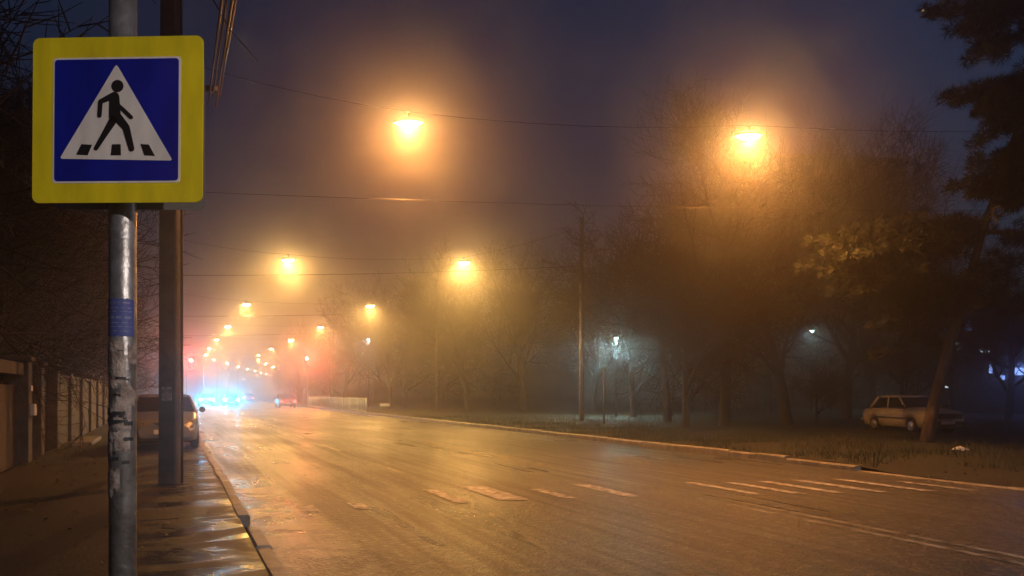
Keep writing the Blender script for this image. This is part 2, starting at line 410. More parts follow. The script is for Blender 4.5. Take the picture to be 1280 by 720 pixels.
# notices glued round the pole
def wrap(name, z0, z1, a0, a1, m, r=.0635, rag=0.0, seed=0):
    rnd = random.Random(seed); b = MB(); k = 14; top = []; bot = []
    for i in range(k+1):
        a = R(a0+(a1-a0)*i/k); x, y = r*math.sin(a), -r*math.cos(a)
        top.append((x, y, z1+rnd.uniform(-rag, rag))); bot.append((x, y, z0+rnd.uniform(-rag, rag)))
    b.grid([bot, top]); return b.build(name, m, sign)
def zpx(y): return CAMZ+(490-y)*3.80/1000-PZ
wrap('blue_notice', zpx(420), zpx(373), -75, 75, M['bluepaper'], rag=.004, seed=1)
rnd = random.Random(3); nlm = mat('notice_line_pale', (.20,.23,.40), .6, noise_amt=.5, noise_scale=40)
for y, h in ((377,2.2),(384,1.2),(388.5,1.1),(395,3),(402.5,1.2),(407.5,1.1),(413,1.4)):
    a = -62
    while a < 58:
        q = rnd.uniform(9, 34); wrap('notice_line', zpx(y+h+rnd.uniform(-.2,.3)), zpx(y), a, min(a+q, 64), nlm, r=.0642, rag=.0008, seed=int(y*7+a)); a += q+rnd.uniform(3, 14)
rnd = random.Random(12)
for i in range(26):
    y = rnd.uniform(424, 590); h = rnd.uniform(10, 34); a = rnd.uniform(-80, 50); wv = rnd.uniform(30, 80)
    wrap('torn_notice', zpx(y+h), zpx(y), a, min(a+wv, 95), M['paper'], r=.0632+.0004*(i % 5), rag=.012, seed=i)
for i in range(30):
    y = rnd.choice([rnd.uniform(430, 600), rnd.uniform(505, 530)]); h = rnd.uniform(1, 5); a = rnd.uniform(-75, 40); wv = rnd.uniform(10, 45)
    wrap('ink_mark', zpx(y+h), zpx(y), a, a+wv, M['ink'], r=.0655+.0002*(i % 3), rag=.0025, seed=50+i)
wrap('ink_mark', zpx(519), zpx(515.5), -70, 30, M['ink'], r=.0662); wrap('ink_mark', zpx(528), zpx(525), -60, 45, M['ink'], r=.0662)

# ------------------------------------------------------------------ street lamps hung on span wires, their poles
def conc_pole(name, n, s, h, label, group=None, w0=.28, w1=.18, cat='pole', z0=.1, k=8, box_=False):
    t = thing(name, label, cat, P(n, s, z0), R(23), group)
    b = MB(); b.tube([(0,0,-.2),(0,0,h*.5),(0,0,h)], [w0/2, (w0+w1)/4, w1/2], k=k); b.build('shaft', M['conc'], t)
    for z in (h-.25, h-1.1):
        b = MB(); b.lathe([(w1/2+.025, z-.04),(w1/2+.025, z+.04)], k=10); b.build('clamp_band', M['steel'], t)
    return t
def lamp_master():
    t = thing('street_lamp', '', 'street lamp')
    b = MB(); rows = []
    for i in range(9):                         # pressed metal hood, 0.75 m long
        u = -1+2*i/8; wd = .15*math.sqrt(max(.02, 1-abs(u)**3)); hh = .11*math.sqrt(max(.05, 1-u*u*.9))
        rows.append([(u*.36, wd*math.cos(R(a)), .0+hh*math.sin(R(a))) for a in range(0, 181, 20)])
    b.grid(rows); b.face(rows[0]); b.face(rows[-1]); b.build('housing', M['steel'], t)
    b = MB(); rows = []
    for i in range(9):
        u = -1+2*i/8; wd = .125*math.sqrt(max(.01, 1-abs(u)**2.2)); hh = .085*math.sqrt(max(.02, 1-u*u))
        rows.append([(u*.27, wd*math.cos(R(a)), -.004-hh*math.sin(R(a))) for a in range(0, 181, 20)])
    b.grid(rows); b.build('lens', M['sodium'], t)
    b = MB(); b.tube([(0,0,.09),(0,0,.24)], .02, k=6); b.box((0,0,.25), (.12,.05,.05)); b.build('hanger', M['steel'], t)
    return t
lampM = lamp_master(); used = [False]
ORD = 'nearest second third fourth fifth sixth seventh eighth ninth tenth eleventh twelfth thirteenth fourteenth fifteenth sixteenth seventeenth eighteenth nineteenth twentieth twenty-first twenty-second twenty-third'.split()
def add_lamp(n, s, z, label, group, W=LAMP_W):
    t = lampM if not used[0] else copy_tree(lampM); used[0] = True
    t.location = P(n, s, z); t.rotation_euler = (0, 0, R(random.uniform(-8, 8)))
    t['label'] = label; t['group'] = group
    light('street_lamp_light', 'SPOT', P(n, s, z-.13), W, SODIUM if s < 30 else YELLOW, .09, direction=(0,0,-1), cone=176, blend=.85 if s < 30 else .5)
    return t
def sag(a, b, d, k=10):
    a, b = Vector(a), Vector(b)
    return [a.lerp(b, i/k) - Vector((0, 0, d*4*(i/k)*(1-i/k))) for i in range(k+1)]
for i in range(-2, 22):
    if i < 0: continue
    sl = 18.6+21.6*i; sr = 16.2+21.6*i if i < 1 else 16.0+21.6*i
    nl = 5.2 if i < 2 else 5.0; nr = 13.35 if i < 2 else 13.6
    if i < 0: sr = sl-2
    if i < 0: lab = lambda side: f'sodium street lamp of the {side} row hung above the road behind the viewpoint'
    elif i == 0: lab = lambda side: f'biggest brightest orange street lamp of the {side} row over the road'
    elif i < 6: lab = lambda side: f'{ORD[i]} nearest yellow orange street lamp in the {side} row over the road'
    else: lab = lambda side: f'small distant street lamp, {ORD[i]} of the {side} row counted from the viewpoint'
    near = i < 6
    for side, n, s in (('left', nl, sl), ('right', nr, sr)):
        gr = f'street lamps of the {side} row' if near else f'far street lamps of the {side} row'
        add_lamp(n, s, 8.04, lab(side), gr, W=LAMP_W*(.6 if i > 5 else 1.85 if i > 0 else .95 if side == 'left' else 1.15))
    if i > 11 and False: pass
    nR = 26 if i == 0 else 18.8
    if -1 <= i < 12 and i != -1:
        desc = (f'{ORD[i]} nearest' if i else 'nearest') if i < 6 else f'{ORD[i]} small distant'
        conc_pole('lamp_wire_pole', -.05, sl, 8.9, (f'{desc} thin concrete pole on the left pavement holding the lamp wires'), 'poles of the left pavement' if near else 'far poles of the left pavement', w0=.24, w1=.16)
        conc_pole('lamp_wire_pole', nR, sr-(2.2 if i == 1 else 0), 10.2 if i else 9.9, ('tall concrete pole rising above the verge beside the bare trees' if i == 1 else f'{desc} concrete pole on the right verge holding the lamp wires'), 'poles of the right verge' if near else 'far poles of the right verge', w0=.27 if i < 2 else .17, w1=.2 if i < 2 else .12)
    if 0 <= i < 8:
        a = P(-.05, sl, 8.75); b = P(nR, sr-(2.2 if i == 1 else 0), 9.9)
        pl_ = P(nl, sl, 8.31); pr_ = P(nr, sr, 8.31)
        wb = MB(); pts = sag(a, pl_, .12, 5)+sag(pl_, pr_, .18, 6)[1:]+sag(pr_, b, .15, 5)[1:]
        wb.tube(pts, .007, k=5)
        desc = ORD[i]
        tag(wb.build('span_wire', M['wire']), f'{desc} span wire across the road carrying two street lamps' if i < 6 else f'distant {ORD[i]} span wire across the road carrying two street lamps', 'wire', 'lamp span wires' if i < 6 else 'distant lamp span wires')
        if i < 4:
            wb = MB(); z0, z1 = (5.9, 7.3) if i == 0 else (7.0, 7.9)
            wb.tube(sag(P(-.05, sl, z0), P(nR, sr-(2.2 if i == 1 else 0), z1), .15, 12), .006 if i == 0 else .014, k=5)
            tag(wb.build('lower_span_wire', M['wire']), f'{ORD[i]} lower cross wire stretched over the road below the lamps', 'wire', 'lower cross wires')

# added white lamp, unseen behind the viewpoint, put in to light the sign face
wl = lamp_master(); tag(wl, 'added neutral white lamp, unseen above the road behind the viewpoint', 'street lamp'); wl.location = P(6.5, -8, 8.04)
for ch in wl.children:
    if ch.name.startswith('lens'): ch.data.materials[0] = M['park_on']
light('street_lamp_light', 'SPOT', P(6.5, -8, 7.9), 5000, (1,.84,.76), .12, direction=(0,0,-1), cone=176, blend=.4)
# near utility pole on the left pavement, with cables running overhead along the street
up = thing('utility_pole', 'thick dark square concrete utility pole standing on the pavement before the parked car', 'utility pole', P(-.02, 14.15, PZ), R(-2))
b = MB(); hw0, hw1 = .155, .13
rows = []
for z, hw in ((-.2, .145), (2, .14), (5, .132), (9.6, .118)):
    rows.append([(-hw,-hw,z),(hw*.85,-hw,z),(hw,-hw*.85,z),(hw,hw,z),(-hw,hw,z)])
b.grid(rows, smooth=False, close=True); b.face(rows[-1]); b.build('shaft', M['dconc'], up, bevel=.008)
b = MB(); b.tube([(.19,-.02,-.1),(.185,-.02,4),(.17,-.02,9)], .022, k=8); b.build('cable_conduit', M['wire'], up)
b = MB(); b.box((.0,-.152,1.45), (.16,.012,.22)); b.build('notice', M['paper'], up)
b = MB(); b.box((0,0,6.4), (1.5,.08,.09)); b.build('crossarm', M['steel'], up)
for i, (dn, z) in enumerate(((.62, 6.5), (.72, 6.5), (.55, 6.35), (.66, 6.32))):
    wb = MB(); wb.tube(sag(P(dn, 14.1, z), P(dn-.12, -22, z+.25), .35, 16), .017, k=6)
    tag(wb.build('overhead_cable', M['wire']), ['leftmost', 'rightmost', 'lower left', 'lower right'][i]+' of four heavy cables running overhead behind the crossing sign', 'cable', 'cables along the left pavement')
for i, (dn, z) in enumerate(((.3, 6.5), (-.4, 6.4))):
    wb = MB(); wb.tube(sag(P(dn, 14.1, z), P(dn, 61.8, z+.6), .5, 12), .014, k=5)
    tag(wb.build('overhead_cable', M['wire']), ['street side', 'wall side'][i]+' thin cable running away from the utility pole into the fog', 'cable', 'cables beyond the utility pole')

# ------------------------------------------------------------------ traffic signals
def signal(n, s, zl, arm_n, label):
    t = thing('traffic_light', label, 'traffic light', P(arm_n, s, .1), R(23), 'red traffic lights far down the road')
    dx = n-arm_n
    b = MB(); b.tube([(0,0,0),(0,0,zl+.7)], .07, k=10)
    if abs(dx) > .3: b.tube([(0,0,zl+.55),(dx,0,zl+.62)], .045, k=8)
    b.build('post', M['steel'], t)
    h = MB(); h.box((dx, -.05, zl-.32), (.36, .24, 1.05)); hs = h.build('housing', M['dark'], t, bevel=.03)
    bb = MB(); bb.box((dx, .085, zl-.32), (.62, .02, 1.3)); bb.build('backing_board', M['dark'], t)
    for k, (z, m) in enumerate(((zl, M['red_on']), (zl-.33, M['sig_off']), (zl-.66, M['sig_off']))):
        l = MB(); l.lathe([(.14, -.02), (.13, -.035), (.06, -.05)], (dx, -.155, z), 'Y'); l.build('lens', m, t)
        v = MB(); rows = []
        for y in (-.17, -.36): rows.append([(dx+.155*math.cos(R(a)), y, z+.155*math.sin(R(a))) for a in range(0, 181, 20)])
        v.grid(rows); v.build('visor', M['dark'], t)
    d = (Vector((0, 0, 1.6)) - P(n, s, zl)); 
    light('signal_light', 'SPOT', P(n, s, zl+.1) - U*.62, 1500, (1,.10,.07), .1, direction=-U+Vector((0,0,-.05)), cone=177, blend=.3)
signal(1.75, 88, 4.7, .3, 'red traffic light on the left side before the row of lamps')
signal(13.3, 88, 5.1, 13.3, 'red traffic light on the right verge beyond the white railing')

# ------------------------------------------------------------------ cars
def lerp_tab(tab, x):
    for (a, va), (b2, vb) in zip(tab, tab[1:]):
        if x <= b2: 
            t = max(0, (x-a)/(b2-a)); return va+(vb-va)*t
    return tab[-1][1]
def build_car(label, loc, rz, paint, L=4.4, W=1.74, group=None, boxy=False, lit=None, hood=None, roofz=None, hatch=False, beams=True, plate=True):
    # local: x forward, y left; front at +L/2
    t = thing('parked_car' if not lit else 'oncoming_car', label, 'car', loc, rz, group)
    h = L/2; base = .22; H = roofz or (1.42 if not boxy else 1.38); belt = .92 if not boxy else .90
    if boxy:
        top = [(-h, .80), (-h+.08, .86), (-h+.75, .92), (-.9, .94), (.85, .93), (1.1, .90), (h-.12, .82), (h, .74)]
        wid = [(-h, .90), (-h+.12, .97), (0, 1.0), (h-.15, .97), (h, .90)]
    else:
        top = [(-h, .72), (-h+.05, .95), (-h+.5, 1.02), (-.9, .97), (.8, .96), (1.15, .95), (h-.5, .84), (h-.12, .74), (h, .60)]
        wid = [(-h, .80), (-h+.2, .93), (-.6, 1.0), (.8, 1.0), (h-.45, .95), (h-.12, .82), (h, .70)]
    if hatch:
        top[0] = (-h, .78); top[1] = (-h+.05, .90); top[2] = (-h+.4, .95)
    wx_f, wx_r, wr = h-.82, -h+.80, (.31 if not boxy else .29)
    xs = sorted(set([-h, -h+.05, -h+.12, -h+.3, h-.3, h-.12, h-.05, h]+[-h+.1+i*(L-.2)/26 for i in range(27)]
        + [wx_f+wr*1.15*math.cos(R(a)) for a in range(0, 181, 22)] + [wx_r+wr*1.15*math.cos(R(a)) for a in range(0, 181, 22)]))
    rows = []
    for x in xs:
        zt = lerp_tab(top, x); hw = W/2*lerp_tab(wid, x); zb = base
        e = min(x+h, h-x)
        if e < .15: zb = base + .10*(1-e/.15)
        za = zb
        for wx in (wx_f, wx_r):
            q = (wr*1.15)**2-(x-wx)**2
            if q > 0: za = max(za, .30+math.sqrt(q))
        pts = [(x, 0, zb), (x, hw*.80, zb), (x, hw*.955, max(za, zb+.03)), (x, hw*.99, max(za+.01, .45)), (x, hw, max(za+.02, .62)), (x, hw*.985, max(zt-.12, za+.03)), (x, hw*.93, zt-.03), (x, hw*.84, zt), (x, hw*.4, zt+.02), (x, 0, zt+.025)]
        pts += [(a, -b2, c) for a, b2, c in reversed(pts[1:-1])]
        rows.append(pts)
    bm = MB(); bm.grid(rows, close=True); bm.face(rows[0]); bm.face(rows[-1])
    body = bm.build('body', paint, t)
    if hood:
        pass
    # cabin
    if boxy and hatch: X = dict(f0=.95, f1=.35, r1=-h+.62, r0=-h+.10)
    elif boxy: X = dict(f0=.90, f1=.35, r1=-1.05, r0=-1.42)
    elif hatch: X = dict(f0=1.2, f1=.35, r1=-h+.55, r0=-h+.10)
    else: X = dict(f0=1.20, f1=.35, r1=-.95, r0=-1.65)
    wb, wr_ = W/2*.93, W/2*(.74 if not boxy else .80)
    zb0 = belt-.0
    def ring(t_):            # t_ 0 belt .. 1 roof
        f = X['f0']+(X['f1']-X['f0'])*t_; r = X['r0']+(X['r1']-X['r0'])*t_; ww = wb+(wr_-wb)*t_; z = zb0+(H-.05-zb0)*t_
        bow = .14*(1-.2*t_)
        p = []
        for i in range(5): y = -ww+2*ww*i/4; p.append((f-bow*(y/ww)**2, y, z))
        for i in range(1, 5): p.append((f-bow+(r+.06-f+bow)*i/4, ww, z))
        for i in range(1, 5): y = ww-2*ww*i/4; p.append((r+.06*(y/ww)**2, y, z))
        for i in range(1, 4): p.append((r+.06+(f-bow-r-.06)*i/4, -ww, z))
        return p
    gm = MB(); gm.grid([ring(0), ring(.5), ring(1)], close=True, smooth=False); gl = gm.build('windows', M['glass'], t)
    rf = MB(); r1 = ring(1); r2 = [(x*.985+.0, y*.93, H-.012) for x, y, z in r1]; r3 = [(x*.8-.05, y*.6, H) for x, y, z in r1]
    r0_ = ring(.93); r0_ = [(x*1.004, y*1.008, z) for x, y, z in r0_]
    rf.grid([r0_, [(a*1.004, b2*1.008, c) for a, b2, c in r1], r2, r3], close=True); rf.face(r3); rf.build('roof', paint, t)
    a_, b_ = ring(0), ring(.96)
    pl_m = MB()
    idx = [0, 4, 6, 8, 12, 14] if False else [0, 4, 8, 12]
    def pil(k, rad):
        pl_m = MB(); pl_m.tube([a_[k], tuple(Vector(a_[k]).lerp(Vector(b_[k]), .5)), b_[k]], rad, k=6); pl_m.build('window_pillar', paint, t)
    pil(0, .035); pil(4, .035); pil(8, .06); pil(12, .06); pil(6, .03); pil(14, .03)
    tm = MB()
    # rubber sealing round the belt and sills
    for sd in (1, -1):
        tm.box((0, sd*(W/2*.995), .56), (L*.52, .02, .05)); tm.box((0, sd*(W/2*.93), belt+.012), (L*.42, .03, .03))
    tm.build('side_trim', M['dark'], t)
    # front
    f = MB()
    if boxy:
        f.box((h+.0, 0, .66), (.05, W*.62, .17)); f.build('grille', M['dark'], t, bevel=.01)
        for sd in (1, -1):
            q = MB(); q.lathe([(.02,.0),(.09,.03),(.10,-.03)], (h+.01, sd*W*.34, .66), 'X', k=16); q.build('headlight', M['hl_on'] if lit == 'head' else M['lampglass'], t)
        q = MB(); q.box((h+.06, 0, .43), (.12, W*.96, .11)); q.build('front_bumper', M['chrome'], t, bevel=.02)
        q = MB(); q.box((-h-.06, 0, .45), (.12, W*.96, .12)); q.build('rear_bumper', M['chrome'], t, bevel=.02)
    else:
        rows = [[(h-.02-.10*(abs(y)/.42)**2+dx, y, z) for y in (-.42,-.25,0,.25,.42)] for z, dx in ((.56, .035), (.63, .03), (.70, -.0))]
        f.grid(rows); f.build('grille', M['dark'], t, fix=False)
        q = MB(); rows = [[(h-.02-.14*(abs(y)/.52)**2+dx, y, z) for y in (-.52,-.3,0,.3,.52)] for z, dx in ((.28, .0), (.33, .035), (.41, .04))]
        q.grid(rows); q.build('lower_intake', M['dark'], t, fix=False)
        q = MB(); q.box((h+.03, 0, .70), (.03, .55, .018)); q.build('grille_bar', M['chrome'], t)
        for sd in (1, -1):
            q = MB()
            pts0 = [(h-.10, sd*W*.27, .58), (h-.12, sd*W*.27, .69), (h-.22, sd*W*.37, .74), (h-.46, sd*W*.447, .80), (h-.44, sd*W*.462, .68), (h-.22, sd*W*.415, .60)]
            i0 = [(x+.07 if j in (0, 1, 2, 5) else x+.02, y+sd*.012, z) for j, (x, y, z) in enumerate(pts0)]
            q.face(i0); n_ = len(i0)
            for j in range(n_): q.face([i0[j], i0[(j+1) % n_], pts0[(j+1) % n_], pts0[j]])
            hl = q.build('headlight', M['hl_on'] if lit == 'head' else M['lampglass'], t)
            q = MB(); q.lathe([(.0,.02),(.05,.02),(.055,-.03)], (h-.055, sd*W*.33, .40), 'X', k=14); q.build('fog_lamp', M['lampglass'], t)
    for sd in (1, -1):
        q = MB(); q.box((-h+.0, sd*W*.37, .72 if not boxy else .66), (.05, .26, .16)); q.build('tail_light', M['tl_on'] if lit == 'tail' else M['tail'], t, bevel=.015)
        q = MB(); q.tube([(.78, sd*W*.46, belt+.04), (.80, sd*W*.50, belt+.06)], .02, k=6)
        sc = 1 if not boxy else .75
        q.lathe([(.02,-.06),(.075*sc,-.03),(.085*sc,.02),(.06*sc,.04)], (.80, sd*W*.555, belt+.09), 'X', k=12); q.build('wing_mirror', paint if not boxy else M['dark'], t)
    if plate:
        q = MB(); q.box((h+(.065 if not boxy else .13), 0, .475 if not boxy else .44), (.012, .50, .11)); q.build('number_plate', M['plate'], t)
        q = MB(); q.box((-h-(.03 if not boxy else .13), 0, .62 if not boxy else .44), (.012, .50, .11)); q.build('number_plate', M['plate'], t)
    for wx in (wx_f, wx_r):
        for sd in (1, -1):
            q = MB(); yy = sd*(W/2-.125)
            q.lathe([(wr*.55,-.10),(wr*.93,-.10),(wr,-.07),(wr,.07),(wr*.93,.10),(wr*.55,.10)], (wx, yy, wr), 'Y', k=24); ty = q.build('wheel', M['black'], t)
            q = MB(); q.lathe([(wr*.60,0),(wr*.60,.015),(wr*.5,.02),(wr*.18,.0),(wr*.12,.02)] if sd > 0 else [(wr*.60,0),(wr*.60,-.015),(wr*.5,-.02),(wr*.18,-.0),(wr*.12,-.02)], (wx, yy+sd*.10, wr), 'Y', k=20)
            q.build('rim', M['rim'], ty)
    q = MB(); q.box((0, 0, .30), (L*.86, W*.72, .22)); q.build('underbody', M['black'], t)
    if lit == 'head' and beams:
        fw = Vector((math.cos(rz), math.sin(rz), 0)); lf = Vector((-fw.y, fw.x, 0))
        for sd in (1, -1):
            light('headlight_beam', 'SPOT', Vector(loc)+fw*(h+.12)+lf*sd*W*.36+Vector((0,0,.68)), beams if beams is not True else 250, (.01,.55,1.0), .07, direction=fw+Vector((0,0,-.02)), cone=150, blend=1.0)
    if lit == 'tail':
        fw = Vector((math.cos(rz), math.sin(rz), 0))
        light('tail_glow', 'SPOT', Vector(loc)-fw*(h+.15)+Vector((0,0,.7)), 120, (1,.12,.06), .1, direction=-fw, cone=140, blend=1)
    return t
toward = math.atan2(-U.y, -U.x); away = math.atan2(U.y, U.x)
build_car('silver sedan parked on the left pavement facing the camera behind the utility pole', P(-.22, 24.2, PZ), toward+R(1), M['silver'], L=4.35, W=1.72)
build_car('right-hand one of two oncoming cars abreast with blazing blue headlights', P(6.1, 97, 0), toward, M['darkcar'], lit='head', group='oncoming cars with headlights on', beams=1050)
build_car('left-hand one of two oncoming cars abreast with blazing blue headlights', P(3.6, 99, 0), toward, M['darkcar'], lit='head', group='oncoming cars with headlights on', beams=1050)
build_car('farthest oncoming car with faint paired blue headlights', P(6.0, 226, 0), toward-R(10.4), M['darkcar'], lit='head', group='oncoming cars with headlights on', beams=250)
c = build_car('dark car driving away in the right lanes with faint red tail lights', P(10.7, 85, 0), away, M['darkcar'], lit='tail', boxy=True); c.name = 'departing_car'
c = build_car('second dark car driving away farther down the road beside the headlight glow', P(10.2, 125, 0), away, M['darkcar'], lit='tail'); c.name = 'departing_car'
build_car('beige old boxy saloon parked on the verge behind the leaning pine', (14.75, 29.6, .10), R(-82), M['beige'], L=3.85, W=1.56, boxy=True)

# ------------------------------------------------------------------ white railing by the right kerb
rl = thing('pedestrian_railing', 'pale metal railing of thin upright bars along the right kerb in fog', 'railing', P(13.0, 60, .12), R(23))
def pr(s, z): 
    q = P(13.05, s, z) - P(13.0, 60, .12); return Matrix.Rotation(-R(23), 3, 'Z') @ q
for z in (.22, 1.10):
    b = MB(); b.tube([pr(58, z), pr(85, z)], .03, k=6); b.build('rail', M['rail'], rl)
for i in range(10):
    b = MB(); q = 58+i*3; b.tube([pr(q, .1), pr(q, 1.14)], .035, k=6); b.build('post', M['rail'], rl)
for i in range(45):
    q = 58.3+i*.6
    if (q-58) % 3 < .1: continue
    b = MB(); b.tube([pr(q, .22), pr(q, 1.12)], .045, k=4); b.build('bar', M['rail'], rl)

# ------------------------------------------------------------------ left wall with pillars and gate, house behind
def wall_piece(mb, n, s0, s1, z0, z1, th=.25):
    mb.box(P(n, (s0+s1)/2, (z0+z1)/2), (th, s1-s0, z1-z0), rz=R(23))
NW = -3.0
t = thing('boundary_wall', 'plastered boundary wall with pillars and moulded panels along the left pavement', 'wall', P(NW, 18, PZ))
def lw(name, pieces, m, bev=0.012, lab=None):
    b = MB()
    for (n, s0, s1, z0, z1, th) in pieces: wall_piece(b, n, s0, s1, z0, z1, th)
    o = b.build(name, m, t, bevel=bev); o.location = -P(NW, 18, PZ); 
    return o
lw('wall_panel', [(NW, 3, 15.0, 0, 2.15, .22)], M['wall'])
lw('wall_panel', [(NW, 24.6, 60, 0, 2.0, .22)], M['wall'])
lw('coping', [(NW, 3, 15.0, 2.15, 2.25, .36)], M['wall'])
lw('coping', [(NW, 24.6, 60, 2.0, 2.08, .34)], M['wall'])
lw('plinth', [(NW+.03, 3, 15.0, 0, .45, .30)], M['wall'])
for s in (5.0, 8.2, 11.4, 13.6):
    lw('moulded_panel', [(NW+.13, s+.45, s+1.6, 1.35, 1.42, .08), (NW+.13, s+.45, s+1.6, 1.95, 2.0, .08), (NW+.125, s+.5, s+1.55, 1.48, 1.9, .03)], M['wall'])
    lw('pillar', [(NW, s-.2, s+.2, 0, 2.3, .42), (NW, s-.26, s+.26, 2.3, 2.42, .54)], M['wall'])
for s, hh in ((15.3, 2.45), (19.6, 2.25), (21.4, 2.2), (24.2, 2.35)):
    lw('pillar', [(NW, s-.24, s+.24, 0, hh, .46), (NW, s-.3, s+.3, hh, hh+.1, .58)], M['wall'])
b = MB(); q0 = P(NW+.0, 15.6)
b.lathe([(.12,2.55),(.12,2.7),(.20,3.0),(.20,3.05),(.07,3.08),(.065,3.75),(.11,3.8),(.13,3.86)], q0, 'Z', k=12); o = b.build('ornamental_post', M['wall'], t); o.location = -P(NW, 18, PZ)
lw('gate_leaf', [(NW-.05, 15.6, 19.3, .05, 1.75, .06)], M['brick']); lw('gate_lintel', [(NW, 15.6, 19.3, 1.95, 2.2, .3)], M['wall'])
lw('side_door', [(NW-.05, 19.9, 21.1, .05, 2.0, .06)], M['brick']); lw('gate_leaf', [(NW-.05, 21.7, 23.9, .05, 1.9, .06)], M['brick'])
lw('house_number_plate', [(NW+.25, 19.5, 19.72, 1.62, 1.74, .02)], M['white']); lw('mail_box', [(NW+.28, 19.45, 19.75, 1.1, 1.35, .1)], M['box'])
for s_ in [27.6+3.2*i for i in range(9)]:
    lw('pillar', [(NW, s_-.2, s_+.2, 0, 2.15, .40), (NW, s_-.25, s_+.25, 2.15, 2.24, .52)], M['wall'])
    lw('moulded_panel', [(NW+.12, s_+.6, s_+2.6, .5, .58, .06), (NW+.12, s_+.6, s_+2.6, 1.6, 1.68, .06)], M['wall'])
st = thing('entrance_step', 'low pale concrete slab edge lying at the foot of the left wall', 'step', P(-2.3, 26.5, PZ), R(23))
b = MB(); b.box((0,0,.04), (.5, 3.2, .12)); b.build('slab', M['kerb'], st, bevel=.02)
# house behind the wall
def house(label, n, s, wn_, ws, h, roof_h, m, name='brick_house', wins=True, grp=None):
    t = thing(name, label, 'house', P(n, s, .05), R(23), grp)
    b = MB(); b.box((0,0,h/2), (wn_, ws, h)); b.build('wall', m, t)
    b = MB(); e = .4; x, y = wn_/2+e, ws/2+e
    b.prism([(-x, h), (x, h), (0, h+roof_h)], -y, y); b.build('roof', M['roof'], t)
    b = MB(); b.box((wn_*.2, -ws*.2, h+roof_h*.8), (.6,.6,1.6)); b.build('chimney', m, t)
    if wins:
        for sy in (-ws*.3, 0, ws*.3):
            for zz_ in (1.6,) if h < 4 else (1.6, 4.4):
                f = MB(); f.box((wn_/2+.02, sy, zz_), (.08, 1.3, 1.4)); fo = f.build('window', M['white'], t)
                f = MB(); f.box((wn_/2+.065, sy, zz_), (.02, 1.1, 1.2)); f.build('pane', M['facwin'], fo)
    return t
house('dark gabled house behind the left wall under the bare trees', -9.5, 17, 8, 11, 3.2, 2.2, M['wall'])
house('dim two storey house farther down the left side behind trees', -10, 36, 9, 14, 6.0, 2.6, M['wall'])
house('faint foggy house behind the far end of the left wall', -10, 58, 9, 14, 3.4, 2.4, M['wall'])

# ------------------------------------------------------------------ trees
def branch_tree(seed, H=11, r0=.2, levels=5, spread=1.0, fork=.25, twigk=3, up=.25, droop=0, first=.25):
    rnd = random.Random(seed); tr = MB(); cr = MB(); cnt = [0]
    def rot(d, ang, az):
        a = d.orthogonal().normalized(); a = Matrix.Rotation(az, 3, d) @ a
        return (Matrix.Rotation(ang, 3, a) @ d).normalized()
    def grow(p, d, L, r, lv):
        if cnt[0] > 16000: return
        cnt[0] += 1
        seg = 4 if lv < 2 else 3 if lv < 4 else 2
        pts = [p]; rad = [r]; dd = d
        kids = []
        for i in range(seg):
            dd = (dd + Vector((rnd.uniform(-1,1), rnd.uniform(-1,1), rnd.uniform(-1,1)))*(.13 if lv < 2 else .2) + Vector((0,0,up*.25 - droop*.15*lv))).normalized()
            pts.append(pts[-1]+dd*L/seg); rad.append(r*(1-.62*(i+1)/seg))
            kids.append((pts[-1], dd, rad[-1]))
        (tr if lv < 1 else cr).tube(pts, rad, k=8 if lv == 0 else (5 if lv < 2 else 3), cap=False)
        if lv >= levels: return
        n = {0: 7, 1: 7, 2: 6, 3: 6, 4: 5}.get(lv, 3)
        for i in range(n):
            t = (first if lv == 0 else .25)+(1-(first if lv == 0 else .25))*(i+rnd.random())/n
            fi = t*seg; j = min(int(fi), seg-1); q = pts[j].lerp(pts[j+1], fi-j)
            ang = R(rnd.uniform(28, 60))*spread*(1.0 if t < .9 else .5)
            grow(q, rot(kids[j][1], ang, rnd.uniform(0, 2*math.pi)), L*rnd.uniform(.52, .74)*(1.08-.35*t if lv == 0 else 1), max(.0085, rad[j]*(.62 if lv == 0 else .6)), lv+1)
    grow(Vector((0,0,-.1)), Vector((rnd.uniform(-.08,.08), rnd.uniform(-.08,.08), 1)), H*.55, r0, 0)
    return tr.mesh('trunk', M['bark']), cr.mesh('crown', M['twig'])
VAR = [branch_tree(11, 13, .24), branch_tree(22, 11, .2, spread=1.15), branch_tree(35, 12, .22, first=.15, spread=.9), branch_tree(48, 9, .16, spread=1.25, first=.12)]
def tree(v, loc, rz, sc, label, group):
    t = thing('bare_tree', label, 'tree', loc, rz, group); t.scale = (sc, sc, sc)
    for me in VAR[v]:
        o = bpy.data.objects.new(me.name, me); C.objects.link(o); o.parent = t
    return t
rt = random.Random(77)
